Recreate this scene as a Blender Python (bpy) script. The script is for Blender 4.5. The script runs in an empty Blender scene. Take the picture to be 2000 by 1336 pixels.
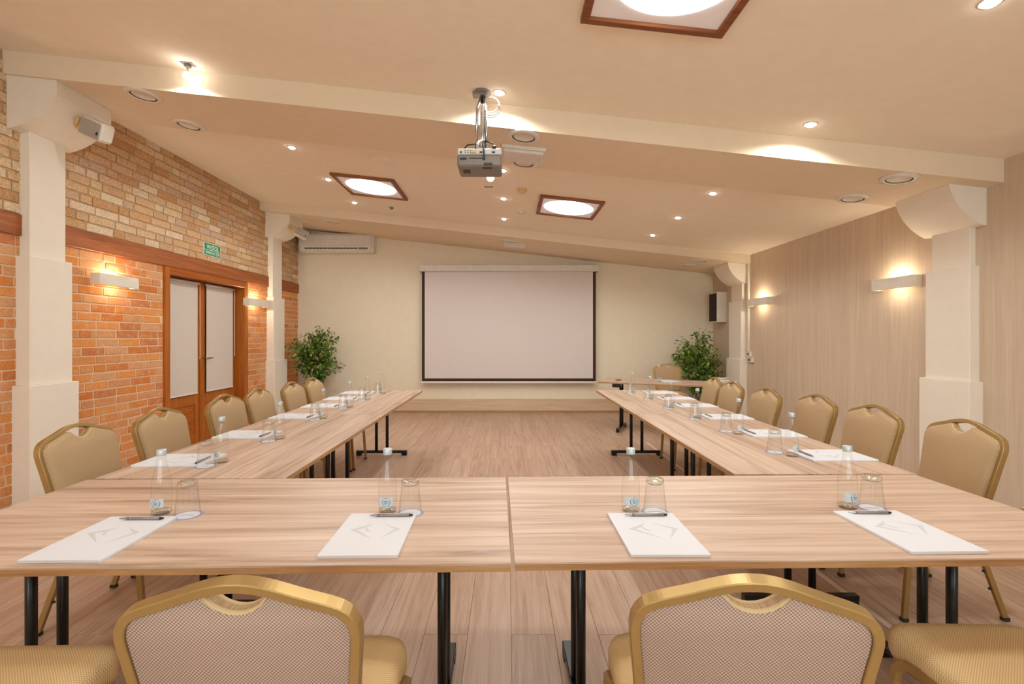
import bpy, math, random
from math import pi, sin, cos, radians as R
from mathutils import Vector
random.seed(7)
C = bpy.context.scene.collection
SC = bpy.context.scene

# ------------------------------------------------------------------ camera, world, exposure
FPX, CZ = 957.0, 1.37
cam = bpy.data.cameras.new('camera'); camo = bpy.data.objects.new('camera', cam); C.objects.link(camo)
cam.sensor_width = 36.0; cam.lens = FPX / 2000 * 36
cam.shift_x = 0.005; cam.shift_y = -0.0055
cam.clip_start = 0.02
camo.location = (0, 0, CZ); camo.rotation_euler = (pi/2, 0, 0)
SC.camera = camo
SPOT_W, TUBE_E, SCONCE_W, BULB_E, SKY_E = 21.0, 12.0, 9.0, 26.0, 5.6
w = bpy.data.worlds.new('world'); SC.world = w; w.use_nodes = True
w.node_tree.nodes['Background'].inputs[0].default_value = (.74, .94, 1, 1)
w.node_tree.nodes['Background'].inputs[1].default_value = SKY_E
SC.view_settings.view_transform = 'Standard'; SC.view_settings.look = 'None'
SC.view_settings.gamma = 1; SC.view_settings.use_curve_mapping = False
SC.view_settings.exposure = 0.25
WARM, AMBER = (.93, 1, .97), (1, .87, .64)

# ------------------------------------------------------------------ materials
def srgb(r, g, b):
    f = lambda c: (c/255/12.92) if c/255 <= .04045 else ((c/255+.055)/1.055)**2.4
    return (f(r), f(g), f(b), 1)

class NT:
    def __init__(s, name):
        s.m = bpy.data.materials.new(name); s.m.use_nodes = True
        s.t = s.m.node_tree; s.t.nodes.clear()
        s.out = s.n('ShaderNodeOutputMaterial')
    def n(s, ty, **k):
        x = s.t.nodes.new(ty)
        for a, b in k.items(): setattr(x, a, b)
        return x
    def l(s, a, b): s.t.links.new(a, b)
    def math(s, op, a, b=None):
        x = s.n('ShaderNodeMath', operation=op)
        for i, v in enumerate((a, b)):
            if v is None: continue
            if isinstance(v, (int, float)): x.inputs[i].default_value = v
            else: s.l(v, x.inputs[i])
        return x.outputs[0]
    def coords(s, scale=(1, 1, 1), rnd=0.0):
        tc = s.n('ShaderNodeTexCoord'); v = tc.outputs['Object']
        if rnd:
            cmb = s.n('ShaderNodeCombineXYZ'); r = s.rand()
            k = s.math('MULTIPLY', r, rnd)
            for i in range(3): s.l(k, cmb.inputs[i])
            va = s.n('ShaderNodeVectorMath', operation='ADD'); s.l(v, va.inputs[0]); s.l(cmb.outputs[0], va.inputs[1]); v = va.outputs[0]
        mp = s.n('ShaderNodeMapping'); mp.inputs['Scale'].default_value = scale
        s.l(v, mp.inputs[0]); return mp.outputs[0]
    def rand(s):
        g = s.n('ShaderNodeNewGeometry'); o = s.n('ShaderNodeObjectInfo')
        a = s.math('ADD', g.outputs['Random Per Island'], o.outputs['Random'])
        return s.math('FRACT', a)
    def noise(s, vec, scale, detail=4, rough=.6, dist=0):
        x = s.n('ShaderNodeTexNoise'); x.inputs['Scale'].default_value = scale
        x.inputs['Detail'].default_value = detail; x.inputs['Roughness'].default_value = rough
        x.inputs['Distortion'].default_value = dist
        if vec is not None: s.l(vec, x.inputs['Vector'])
        return x.outputs['Fac']
    def ramp(s, fac, stops, const=False):
        x = s.n('ShaderNodeValToRGB'); e = x.color_ramp.elements
        if const: x.color_ramp.interpolation = 'CONSTANT'
        while len(e) < len(stops): e.new(.5)
        for i, (p, c) in enumerate(stops): e[i].position = p; e[i].color = c
        s.l(fac, x.inputs[0]); return x.outputs[0]
    def mix(s, fac, a, b, mode='MIX'):
        x = s.n('ShaderNodeMix', data_type='RGBA', blend_type=mode)
        for i, v in ((0, fac), (6, a), (7, b)):
            if isinstance(v, (int, float, tuple)): x.inputs[i].default_value = v
            else: s.l(v, x.inputs[i])
        return x.outputs[2]
    def pbr(s, col, rough=.6, metal=0, bump=None, bstr=.2, bdist=.002, spec=.5, emit=None, estr=0):
        p = s.n('ShaderNodeBsdfPrincipled')
        for k, v in (('Base Color', col), ('Roughness', rough), ('Metallic', metal), ('Specular IOR Level', spec)):
            if isinstance(v, (int, float, tuple)): p.inputs[k].default_value = v
            else: s.l(v, p.inputs[k])
        if emit: p.inputs['Emission Color'].default_value = emit; p.inputs['Emission Strength'].default_value = estr
        if bump is not None:
            b = s.n('ShaderNodeBump'); b.inputs['Strength'].default_value = bstr; b.inputs['Distance'].default_value = bdist
            s.l(bump, b.inputs['Height']); s.l(b.outputs[0], p.inputs['Normal'])
        s.l(p.outputs[0], s.out.inputs[0]); return s.m

M = {}
def plain(name, rgb, rough=.5, metal=0, var=.04, spec=.5, bstr=0.0):
    t = NT(name); c = srgb(*rgb); v = t.coords()
    n = t.noise(v, 9, 3)
    d = tuple(x*(1-var*2) for x in c[:3])+(1,); h = tuple(min(1, x*(1+var)) for x in c[:3])+(1,)
    col = t.ramp(n, [(.3, d), (.7, h)])
    M[name] = t.pbr(col, rough, metal, bump=t.noise(v, 160, 2) if bstr else None, bstr=bstr, spec=spec)
def wood(name, cols, axis, rough=.45, rnd=0.0, k=1.0, bstr=.15, rndval=0.0, spec=.4, fine=.38):
    t = NT(name)
    sc = [22*k]*3; sc[axis] = 1.1*k
    v = t.coords(tuple(sc), rnd)
    n1 = t.noise(v, 1.0, 6, .62, 1.2)
    sc2 = [120*k]*3; sc2[axis] = 3.0*k
    v2 = t.coords(tuple(sc2), rnd)
    n2 = t.noise(v2, 1.0, 4, .7, .3)
    f = t.math('ADD', t.math('MULTIPLY', n1, 1-fine), t.math('MULTIPLY', n2, fine))
    if rndval:
        f = t.math('ADD', f, t.math('MULTIPLY', t.math('SUBTRACT', t.rand(), .5), rndval))
    st = [(.30 + .36*i/(len(cols)-1), srgb(*c)) for i, c in enumerate(cols)]
    M[name] = t.pbr(t.ramp(f, st), rough, bump=f, bstr=bstr, spec=spec)

wood('table_oak_x', [(132, 106, 90), (184, 152, 130), (208, 179, 157), (220, 193, 171)], 0, .42, 3.0, k=.62, fine=.3)
wood('table_edge', [(150, 105, 66), (176, 130, 86), (194, 150, 104)], 0, .5, 2.0, k=2)
wood('floor_oak', [(150, 114, 92), (180, 144, 120), (196, 162, 138), (206, 174, 152)], 1, .38, 9.0, k=.8, rndval=.08)
wood('skirting_oak', [(196, 166, 134), (214, 186, 154), (226, 200, 168)], 0, .5, 2.0)
wood('door_wood', [(136, 66, 14), (172, 92, 22), (196, 116, 36)], 2, .38, 2.0, k=1.2)
wood('door_wood_y', [(128, 58, 12), (164, 84, 20), (190, 106, 32)], 1, .38, 2.0, k=1.2)
wood('timber', [(120, 60, 22), (158, 88, 42), (186, 112, 62)], 1, .6, 2.0, k=.8, bstr=.4)
wood('frame_wood', [(96, 50, 24), (134, 76, 40), (160, 98, 56)], 0, .5, 2.0)
wood('wallpaper', [(198, 172, 146), (208, 184, 160), (214, 192, 168), (220, 200, 176)], 2, .65, 0, k=.7, bstr=.05, spec=.2)
plain('ceiling_paint', (252, 238, 218), .9, var=.012, spec=.1)
plain('back_paint', (240, 226, 202), .9, var=.012, spec=.1)
plain('pillar_paint', (242, 230, 214), .8, var=.01, spec=.15)
plain('beam_paint', (238, 217, 191), .85, var=.012, spec=.1)
plain('screen_cloth', (222, 210, 204), .9, var=.005, spec=.05)
plain('screen_border', (62, 34, 24), .8)
plain('screen_case', (226, 216, 206), .45)
plain('white_plastic', (232, 222, 208), .4)
plain('yellow_plastic', (222, 184, 128), .45)
plain('sconce_plaster', (236, 226, 210), .7, spec=.2)
plain('grille_grey', (176, 162, 150), .7, bstr=.3)
plain('black_grille', (44, 32, 26), .8, bstr=.4)
plain('black_metal', (16, 15, 17), .32, 0)
plain('dark_plastic', (40, 36, 36), .5)
plain('grey_plastic', (128, 118, 110), .45)
plain('port_plate', (214, 208, 202), .5)
plain('chrome', (196, 196, 198), .18, 1)
plain('bottle_cap', (196, 202, 206), .38, .3)
plain('brass', (176, 140, 84), .3, 1)
plain('gold_frame', (178, 146, 92), .34, .6, var=.05)
plain('pen_barrel', (150, 138, 134), .3, .3)
plain('paper', (224, 223, 228), .8, var=.004, spec=.1)
plain('logo_grey', (208, 205, 206), .8, var=.0, spec=.1)
plain('doily_edge', (150, 150, 186), .7)
plain('doily_text', (120, 126, 150), .7)
plain('bottle_label', (204, 212, 216), .5)
plain('bottle_blue', (112, 134, 156), .5)
plain('blind_cloth', (216, 204, 192), .9, var=.006, spec=.05)
plain('sign_green', (18, 140, 86), .5)
plain('sign_white', (236, 246, 238), .5)
plain('mortar', (232, 198, 164), .95, var=.05, spec=.1, bstr=.4)
plain('mortar_upper', (200, 164, 124), .95, var=.08, spec=.1, bstr=.4)
plain('bark', (112, 70, 40), .8)
plain('pot', (150, 120, 92), .7)
plain('cable_white', (220, 210, 200), .4)
plain('cable_black', (26, 22, 22), .4)
plain('strip_beige', (236, 212, 190), .5)

def brickmat(name, cols, patch, mot=.3):
    t = NT(name); r = t.rand()
    base = t.ramp(r, [(i/(len(cols)), srgb(*c)) for i, c in enumerate(cols)], True)
    v = t.coords((1, 1, 1), 5.0)
    n = t.noise(v, 14, 6, .75); n2 = t.noise(v, 55, 4, .7)
    f = t.ramp(n, [(.48, (0, 0, 0, 1)), (.68, (1, 1, 1, 1))])
    col = t.mix(t.math('MULTIPLY', f, .55), base, srgb(*patch))
    col = t.mix(mot, col, t.mix(t.ramp(n2, [(.34, (0, 0, 0, 1)), (.6, (1, 1, 1, 1))]), (.46, .42, .40, 1), (1.16, 1.16, 1.16, 1)), 'MULTIPLY')
    M[name] = t.pbr(col, .9, bump=n2, bstr=.5, bdist=.003, spec=.15)
brickmat('brick_orange', [(218, 138, 74), (222, 146, 86), (222, 156, 104), (212, 128, 66), (216, 148, 98), (228, 152, 84), (204, 126, 78), (220, 162, 116)], (222, 180, 146))
brickmat('brick_pale', [(220, 182, 138), (224, 190, 146), (212, 168, 124), (228, 198, 158), (216, 176, 134), (220, 180, 142), (204, 154, 106), (232, 208, 176), (208, 176, 150)], (206, 184, 164), .55)

def weave(name, dark, light, ax, k=860, hi=.5):
    t = NT(name); tc = t.n('ShaderNodeTexCoord'); sp = t.n('ShaderNodeSeparateXYZ'); t.l(tc.outputs['Object'], sp.inputs[0])
    a, b = sp.outputs[ax[0]], sp.outputs[ax[1]]
    s1 = t.math('SINE', t.math('MULTIPLY', a, k)); s2 = t.math('SINE', t.math('MULTIPLY', b, k))
    f = t.math('ADD', t.math('MULTIPLY', t.math('MULTIPLY', s1, s2), .5), .5)
    n = t.noise(t.coords(), 6, 3)
    c = t.mix(f, srgb(*dark), srgb(*light))
    c = t.mix(.3, c, t.mix(n, (.8, .78, .76, 1), (1.15, 1.15, 1.15, 1)), 'MULTIPLY')
    M[name] = t.pbr(c, .7, bump=f, bstr=.35, bdist=.0012, spec=.3)
weave('fabric_back', (118, 84, 70), (206, 178, 160), (0, 2))
weave('fabric_front', (164, 132, 96), (198, 168, 130), (0, 2))
weave('fabric_seat', (192, 156, 104), (242, 210, 160), (0, 1))
plain('piping', (206, 174, 128), .6)

def glassmat():
    t = NT('thin_glass')
    lw = t.n('ShaderNodeLayerWeight'); lw.inputs[0].default_value = .35
    f = t.ramp(lw.outputs['Facing'], [(0, (.04, .04, .04, 1)), (.6, (.09, .09, .09, 1)), (1, (.5, .5, .5, 1))])
    tr = t.n('ShaderNodeBsdfTransparent')
    tint = t.ramp(lw.outputs['Facing'], [(.4, (.99, .992, .99, 1)), (1, (.88, .90, .89, 1))])
    t.l(tint, tr.inputs[0])
    gl = t.n('ShaderNodeBsdfGlossy'); gl.inputs['Roughness'].default_value = .03
    mx = t.n('ShaderNodeMixShader'); t.l(f, mx.inputs[0]); t.l(tr.outputs[0], mx.inputs[1]); t.l(gl.outputs[0], mx.inputs[2])
    t.l(mx.outputs[0], t.out.inputs[0]); M['thin_glass'] = t.m
    t = NT('solid_glass')
    lw = t.n('ShaderNodeLayerWeight'); lw.inputs[0].default_value = .45
    f = t.ramp(lw.outputs['Facing'], [(0, (.18, .18, .18, 1)), (.6, (.34, .34, .34, 1)), (1, (.8, .8, .8, 1))])
    tr = t.n('ShaderNodeBsdfTransparent'); tr.inputs[0].default_value = (.93, .94, .9, 1)
    gl = t.n('ShaderNodeBsdfGlossy'); gl.inputs['Roughness'].default_value = .08
    mx = t.n('ShaderNodeMixShader'); t.l(f, mx.inputs[0]); t.l(tr.outputs[0], mx.inputs[1]); t.l(gl.outputs[0], mx.inputs[2])
    t.l(mx.outputs[0], t.out.inputs[0]); M['solid_glass'] = t.m
glassmat()
def emis(name, col, s):
    t = NT(name); e = t.n('ShaderNodeEmission'); e.inputs[0].default_value = col+(1,); e.inputs[1].default_value = s
    t.l(e.outputs[0], t.out.inputs[0]); M[name] = t.m
emis('bulb', (1, .95, .88), BULB_E)
emis('sun_tube', (.97, .98, 1), TUBE_E)
emis('lamp_glow', AMBER, 14)
emis('dim_globe', (1, .9, .7), 1.3)
def leafmat():
    t = NT('leaf'); r = t.rand()
    c = t.ramp(r, [(0, srgb(34, 62, 26)), (.2, srgb(62, 104, 34)), (.45, srgb(110, 150, 52)), (.7, srgb(160, 186, 84)), (.85, srgb(150, 140, 70)), (1, srgb(74, 112, 44))])
    M['leaf'] = t.pbr(c, .35, spec=.5)
leafmat()
t = NT('diffuser'); M['diffuser'] = t.pbr(srgb(226, 214, 208), .6, emit=(1, .93, .88, 1), estr=.12)

# ------------------------------------------------------------------ mesh builder
class MB:
    def __init__(s): s.v = []; s.f = []; s.sm = []
    def add(s, vs, fs, smooth=False):
        o = len(s.v); s.v += [tuple(p) for p in vs]
        s.f += [tuple(i+o for i in f) for f in fs]; s.sm += [smooth]*len(fs); return s
    def box(s, x0, x1, y0, y1, z0, z1, b=0):
        if b <= 0:
            vs = [(x, y, z) for z in (z0, z1) for y in (y0, y1) for x in (x0, x1)]
            return s.add(vs, [(0, 2, 3, 1), (4, 5, 7, 6), (0, 1, 5, 4), (2, 6, 7, 3), (0, 4, 6, 2), (1, 3, 7, 5)])
        xs, ys, zs = (x0, x1), (y0, y1), (z0, z1); vs = []; idx = {}
        for i in (0, 1):
            for j in (0, 1):
                for k in (0, 1):
                    sx, sy, sz = (1-2*i)*b, (1-2*j)*b, (1-2*k)*b
                    for a, d in enumerate(((0, 1, 1), (1, 0, 1), (1, 1, 0))):
                        idx[i, j, k, a] = len(vs)
                        vs.append((xs[i]+sx*d[0], ys[j]+sy*d[1], zs[k]+sz*d[2]))
        fs = []
        for a, (p, q) in enumerate(((1, 2), (0, 2), (0, 1))):
            for sgn in (0, 1):
                def key(u, v):
                    c = [0, 0, 0]; c[a] = sgn; c[p] = u; c[q] = v; return idx[c[0], c[1], c[2], a]
                fs.append((key(0, 0), key(1, 0), key(1, 1), key(0, 1)))
        for a in range(3):           # edges parallel to axis a
            p, q = [x for x in range(3) if x != a]
            for u in (0, 1):
                for v in (0, 1):
                    def key(e, ax):
                        c = [0, 0, 0]; c[a] = e; c[p] = u; c[q] = v; return idx[c[0], c[1], c[2], ax]
                    fs.append((key(0, p), key(1, p), key(1, q), key(0, q)))
        for i in (0, 1):
            for j in (0, 1):
                for k in (0, 1): fs.append((idx[i, j, k, 0], idx[i, j, k, 1], idx[i, j, k, 2]))
        return s.add(vs, fs)
    def lathe(s, prof, n=24, c=(0, 0, 0), smooth=True, cap0=True, cap1=True):
        vs = []; fs = []
        for r, z in prof:
            for i in range(n):
                a = 2*pi*i/n; vs.append((c[0]+r*cos(a), c[1]+r*sin(a), c[2]+z))
        for j in range(len(prof)-1):
            for i in range(n):
                k = (i+1) % n; fs.append((j*n+i, j*n+k, (j+1)*n+k, (j+1)*n+i))
        s.add(vs, fs, smooth)
        m = len(s.v)-len(vs)
        if cap0: s.f.append(tuple(m+i for i in range(n))[::-1]); s.sm.append(False)
        if cap1: s.f.append(tuple(m+(len(prof)-1)*n+i for i in range(n))); s.sm.append(False)
        return s
    def prism(s, poly, f0, f1):
        """poly 2D points; f0/f1 map a 2D point to 3D"""
        n = len(poly); vs = [f0(*p) for p in poly]+[f1(*p) for p in poly]
        fs = [tuple(range(n))[::-1], tuple(range(n, 2*n))]+[(i, (i+1) % n, n+(i+1) % n, n+i) for i in range(n)]
        return s.add(vs, fs)
    def rings(s, rs, smooth=True, closed=True, cap=True):
        n = len(rs[0]); vs = [p for r in rs for p in r]; fs = []
        for j in range(len(rs)-1):
            for i in range(n if closed else n-1):
                k = (i+1) % n; fs.append((j*n+i, j*n+k, (j+1)*n+k, (j+1)*n+i))
        s.add(vs, fs, smooth)
        if cap:
            m = len(s.v)-len(vs)
            s.f.append(tuple(m+i for i in range(n))[::-1]); s.sm.append(smooth)
            s.f.append(tuple(m+(len(rs)-1)*n+i for i in range(n))); s.sm.append(smooth)
        return s
    def tube(s, path, r, n=8, ref=None, square=None, smooth=True):
        """round tube radius r, or square=(wa, wb) section: wa along ref, wb across"""
        P = [Vector(p) for p in path]; rs = []; up = Vector(ref) if ref else None
        for i, p in enumerate(P):
            a = P[max(i-1, 0)]; b = P[min(i+1, len(P)-1)]; t = (b-a).normalized()
            u0 = up if up is not None else (Vector((0, 0, 1)) if abs(t.z) < .9 else Vector((1, 0, 0)))
            x = t.cross(u0).normalized(); y = x.cross(t).normalized()
            k = 1.0
            if 0 < i < len(P)-1:
                t1 = (P[i]-P[i-1]).normalized(); k = 1/max(.5, (t1.dot(t)))
            if square:
                wa, wb = square; c = min(wa, wb)*.22
                pts = [(-wb+c, -wa), (wb-c, -wa), (wb, -wa+c), (wb, wa-c), (wb-c, wa), (-wb+c, wa), (-wb, wa-c), (-wb, -wa+c)]
                rs.append([p+x*(q[0]*k)+y*q[1] for q in pts])
            else:
                rs.append([p+(x*cos(2*pi*j/n)+y*sin(2*pi*j/n))*r*k for j in range(n)])
        return s.rings(rs, smooth and not square)
    def mesh(s, name):
        me = bpy.data.meshes.new(name); me.from_pydata(s.v, [], s.f)
        me.polygons.foreach_set('use_smooth', s.sm); me.update(); return me
    def build(s, name, mat, parent=None, loc=(0, 0, 0), rz=0):
        me = s.mesh(name); me.materials.append(M[mat])
        import bmesh
        bm = bmesh.new(); bm.from_mesh(me); bmesh.ops.recalc_face_normals(bm, faces=bm.faces); bm.to_mesh(me); bm.free()
        o = bpy.data.objects.new(name, me); C.objects.link(o); o.location = loc; o.rotation_euler.z = rz
        if parent: o.parent = parent
        return o

def tag(o, label, cat, group=None, kind=None):
    o['label'] = label; o['category'] = cat
    if group: o['group'] = group
    if kind: o['kind'] = kind
    return o
def thing(name, label, cat, loc=(0, 0, 0), rz=0, group=None):
    o = bpy.data.objects.new(name, None); C.objects.link(o); o.location = loc; o.rotation_euler = (0, 0, rz)
    o.empty_display_size = .1
    return tag(o, label, cat, group)
def struct(o, label=None):
    o['kind'] = 'structure'
    if label: o['label'] = label
    return o
def copy_tree(o, parent=None):
    c = o.copy(); C.objects.link(c)
    if parent: c.parent = parent
    for ch in list(o.children): copy_tree(ch, c)
    return c
def dup(root, loc, rz, label, group=None):
    r = copy_tree(root); r.location = loc; r.rotation_euler = (root.rotation_euler[0], root.rotation_euler[1], rz); r['label'] = label
    if group: r['group'] = group
    return r
def lamp(name, kind, parent, loc, energy, col, size=.03, rot=(0, 0, 0), **k):
    L = bpy.data.lights.new(name, kind); L.energy = energy; L.color = col
    if kind == 'AREA': L.size = size
    else: L.shadow_soft_size = size
    for a, b in k.items(): setattr(L, a, b)
    o = bpy.data.objects.new(name, L); C.objects.link(o); o.location = loc; o.rotation_euler = rot; o.parent = parent
    return o

# ------------------------------------------------------------------ room
XL, XR, YB, YF = -3.78, 3.73, 8.86, -3.4
SL = 0.1092
def zc(x): return 3.027 - SL*x
TILT = math.atan(SL)

def slab(x0, x1, y0, y1, dz0, dz1):
    b = MB(); vs = []
    for dz in (dz0, dz1):
        for y in (y0, y1):
            for x in (x0, x1): vs.append((x, y, zc(x)+dz))
    return b.add(vs, [(0, 2, 3, 1), (4, 5, 7, 6), (0, 1, 5, 4), (2, 6, 7, 3), (0, 4, 6, 2), (1, 3, 7, 5)])

c1 = slab(XL-.3, XR+.3, 4.45, 7.5, 0, .3)
c2 = slab(XL-.3, XR+.3, YF-.3, 3.676, .08, .38)
c1.v, c1.f, c1.sm
b = MB(); b.add(c1.v, c1.f); b.add(c2.v, c2.f)
struct(b.build('ceiling', 'ceiling_paint'), 'sloping cream painted ceiling')
struct(slab(XL-.1, XR+.1, 3.676, 4.45, -.095, .4).build('trim_1', 'beam_paint'), 'wide cream ceiling beam above the projector')
struct(slab(XL-.1, XR+.1, 7.5, YB+.2, -.13, .4).build('trim_2', 'beam_paint'), 'cream ceiling beam close to the back wall')
# back wall, rear wall, right wall
struct(MB().box(XL-.3, XR+.3, YB, YB+.2, 0, 3.6).build('wall_back', 'back_paint'), 'plain cream back wall behind the screen')
rw = MB(); wins = ((-3.3, -1.2), (-1.05, 1.05), (1.2, 3.3)); WZ0, WZ1 = .85, 2.35
rw.box(XL-.3, XR+.3, YF-.2, YF, 0, WZ0); rw.box(XL-.3, XR+.3, YF-.2, YF, WZ1, 3.8)
xs = [XL-.3]+[v for p in wins for v in p]+[XR+.3]
for i in range(0, len(xs), 2): rw.box(xs[i], xs[i+1], YF-.2, YF, WZ0, WZ1)
struct(rw.build('wall_rear', 'back_paint'), 'cream wall behind the camera with three added windows')
for i, (a, e) in enumerate(wins):  # unseen windows, added to let in flat daylight from behind
    wf = MB(); yy0, yy1 = YF-.12, YF-.06
    for x0 in (a, (a+e)/2-.03, e-.06): wf.box(x0, x0+.06, yy0, yy1, WZ0, WZ1)
    wf.box(a, e, yy0, yy1, WZ0, WZ0+.06).box(a, e, yy0, yy1, WZ1-.06, WZ1)
    wo = struct(wf.build('window_%d' % (i+1), 'white_plastic'), 'white framed window added behind the camera for daylight')
    po = lamp('window_portal', 'AREA', wo, ((a+e)/2, YF-.14, (WZ0+WZ1)/2), 1, (1, 1, 1), e-a, (pi/2, 0, 0), shape='RECTANGLE', size_y=WZ1-WZ0)
    po.data.cycles.is_portal = True
struct(MB().box(XR, XR+.2, YF, YB, 0, 3.6).build('wall_right', 'wallpaper'), 'beige wood-effect wallpaper wall')
struct(MB().box(-3.78, 3.73, YB-.02, YB, .014, .24, .004).build('baseboard_back', 'skirting_oak'), 'pale oak skirting panel under the screen')
struct(MB().box(-3.78, 3.73, YB-.035, YB-.02, 0, .03).build('trim_3', 'table_edge'), 'thin brown floor trim below the skirting')

# left wall with a doorway
DY0, DY1, DZ = 5.47, 7.04, 2.11
b = MB()
XM = XL-.004
b.box(XM-.3, XM, YF, DY0, 0, 2.2); b.box(XM-.3, XM, DY1, YB, 0, 2.2); b.box(XM-.3, XM, DY0, DY1, DZ, 2.2)
wl = struct(b.build('wall_left', 'mortar'), 'exposed brick wall with timber beam')
MB().box(XM-.3, XM, YF, YB, 2.2, 3.7).build('wall_base', 'mortar_upper', wl)

# bricks
def proj(x, y, z): return 990+FPX*x/y, 657-FPX*(z-CZ)/y
LB, HB, CR = .272, .081, .0125
cells = []
def lay(z0, z1, zone):
    n = int((z1-z0)/HB + .6); h = (z1-z0)/n
    for c in range(n):
        y = 1.6 + random.random()*.04
        if zone == 0: y += (0 if c % 2 else LB/2)
        k = 0
        while y < YB-.02:
            L = LB*(1+random.uniform(-.06, .06))
            if zone == 1: L = LB*random.choice((.5, .8, 1, 1, 1.1)) ; y += 0
            elif random.random() < .10: L = LB*.52
            a, e = y+CR/2, min(y+L-CR/2, YB-.001)
            zz0, zz1 = z0+c*h+CR/2, z0+(c+1)*h-CR/2
            y += L
            if zone == 0 and zz1 > 0 and e > 5.40 and a < 7.11:      # door casing
                if a < 5.385 - .03: e = 5.385
                elif e > 7.115 + .03: a = 7.115
                else: continue
            if e-a < .03: continue
            if zone == 1:
                top = zc(XL)
                if (a < 7.5 < e or a < 3.67 < e): pass
                lim = 3.44 if 4.45 <= (a+e)/2 <= 7.5 else (3.31 if (a+e)/2 > 7.5 else 3.345 if (a+e)/2 > 3.676 else 3.51)
                if zz0 > lim-.02: continue
                zz1 = min(zz1, lim)
            cells.append((zone, a, e, zz0, zz1))
lay(0.0, 2.145, 0)
lay(2.315, 3.53, 1)
def area(c):
    zone, a, e, z0, z1 = c
    px0, _ = proj(XL, max(a, .5), z0); px1, _ = proj(XL, e, z0)
    if px1 < 0 or a < 3.3: return 0
    m = (a+e)/2; _, py = proj(XL, m, (z0+z1)/2)
    hid = (3.77 < m < 4.12) or (7.71 < m < 8.1)
    if hid: return 0
    # table edge and chairs hide the wall's foot
    tx = (px0+px1)/2
    if py > 995-.3443*tx or (tx < 130 and tx > 30): return 0
    return (px1-max(px0, 0))*FPX*(z1-z0)/m
cells.sort(key=area, reverse=True)
meshes = {}
rest = {0: MB(), 1: MB()}
for i, c in enumerate(cells):
    zone, a, e, z0, z1 = c
    d = random.uniform(.0, .003) + (random.uniform(0, .006) if zone else 0)
    ang = random.uniform(-.004, .004)
    if i < 296 and area(c) > 0:
        L, H = round((e-a)/.01)*.01, z1-z0
        key = (zone, L, round(H, 3), random.randrange(2))
        if key not in meshes:
            mb = MB().box(-.016, 0, -L/2+.001, L/2-.001, -H/2, H/2, .003)
            mb.v = [(x, y+random.uniform(-.002, .002), z+random.uniform(-.002, .002)) for x, y, z in mb.v]
            o = mb.build('brick', 'brick_pale' if zone else 'brick_orange', wl); meshes[key] = o.data
        else:
            o = bpy.data.objects.new('brick', meshes[key]); C.objects.link(o); o.parent = wl
        o.location = (XL+d, (a+e)/2, (z0+z1)/2)
    else:
        mb = MB().box(XL+d-.016, XL+d, a, e, z0, z1, .003)
        rest[zone].add(mb.v, mb.f)
for z_, nm in ((0, 'orange_bricks'), (1, 'pale_bricks')):
    o = rest[z_].build(nm, 'brick_pale' if z_ else 'brick_orange', wl); o['kind'] = 'stuff'

# timber lintel, in three lengths between the pilasters
tb = MB()
for y0, y1 in ((1.5, 3.80), (4.09, 7.74), (8.05, YB)):
    tb.box(XL-.03, XL+.022, y0, y1, 2.147, 2.313, .006)
struct(tb.build('trim_4', 'timber'), 'brown timber beam set into the brick wall')

# floor planks
fl = struct(MB().box(XL-.3, XR+.3, YF, YB, -.06, -.006).build('floor', 'table_edge'), 'light oak laminate floor')
pw, plen = .2, 1.29
cand = []
x = XL; col = 0
while x < XR:
    x1 = min(x+pw, XR)
    y = YF + (0 if col % 2 else -.64) + (col % 3)*.0
    y0s = 2.25 - (0 if col % 2 else .64) - 5*plen
    y = y0s
    while y < YB:
        a, e = max(y, YF), min(y+plen, YB)
        if e-a > .05: cand.append((x, x1, a, e))
        y += plen
    x += pw; col += 1
def parea(c):
    x0, x1, a, e = c
    if e < 1.9: return 0
    ny = max(a, 1.95)
    s = 0
    if abs((x0+x1)/2) > ny*1.1+.5 and abs((x0+x1)/2) > e*1.1: return 0
    return (FPX*CZ/ny - FPX*CZ/e)*FPX*(x1-x0)/((ny+e)/2)
cand.sort(key=parea, reverse=True)
pm = {}; rp = MB()
for i, (x0, x1, a, e) in enumerate(cand):
    if i < 292 and parea((x0, x1, a, e)) > 0:
        key = (round(x1-x0, 3), round(e-a, 3))
        if key not in pm:
            W, L = x1-x0, e-a
            o = MB().box(-W/2+.0006, W/2-.0006, -L/2+.0006, L/2-.0006, -.008, 0, .001).build('plank', 'floor_oak', fl); pm[key] = o.data
        else:
            o = bpy.data.objects.new('plank', pm[key]); C.objects.link(o); o.parent = fl
        o.location = ((x0+x1)/2, (a+e)/2, 0)
    else:
        rp.box(x0+.0006, x1-.0006, a+.0006, e-.0006, -.008, 0)
o = rp.build('planks', 'floor_oak', fl); o['kind'] = 'stuff'

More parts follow.
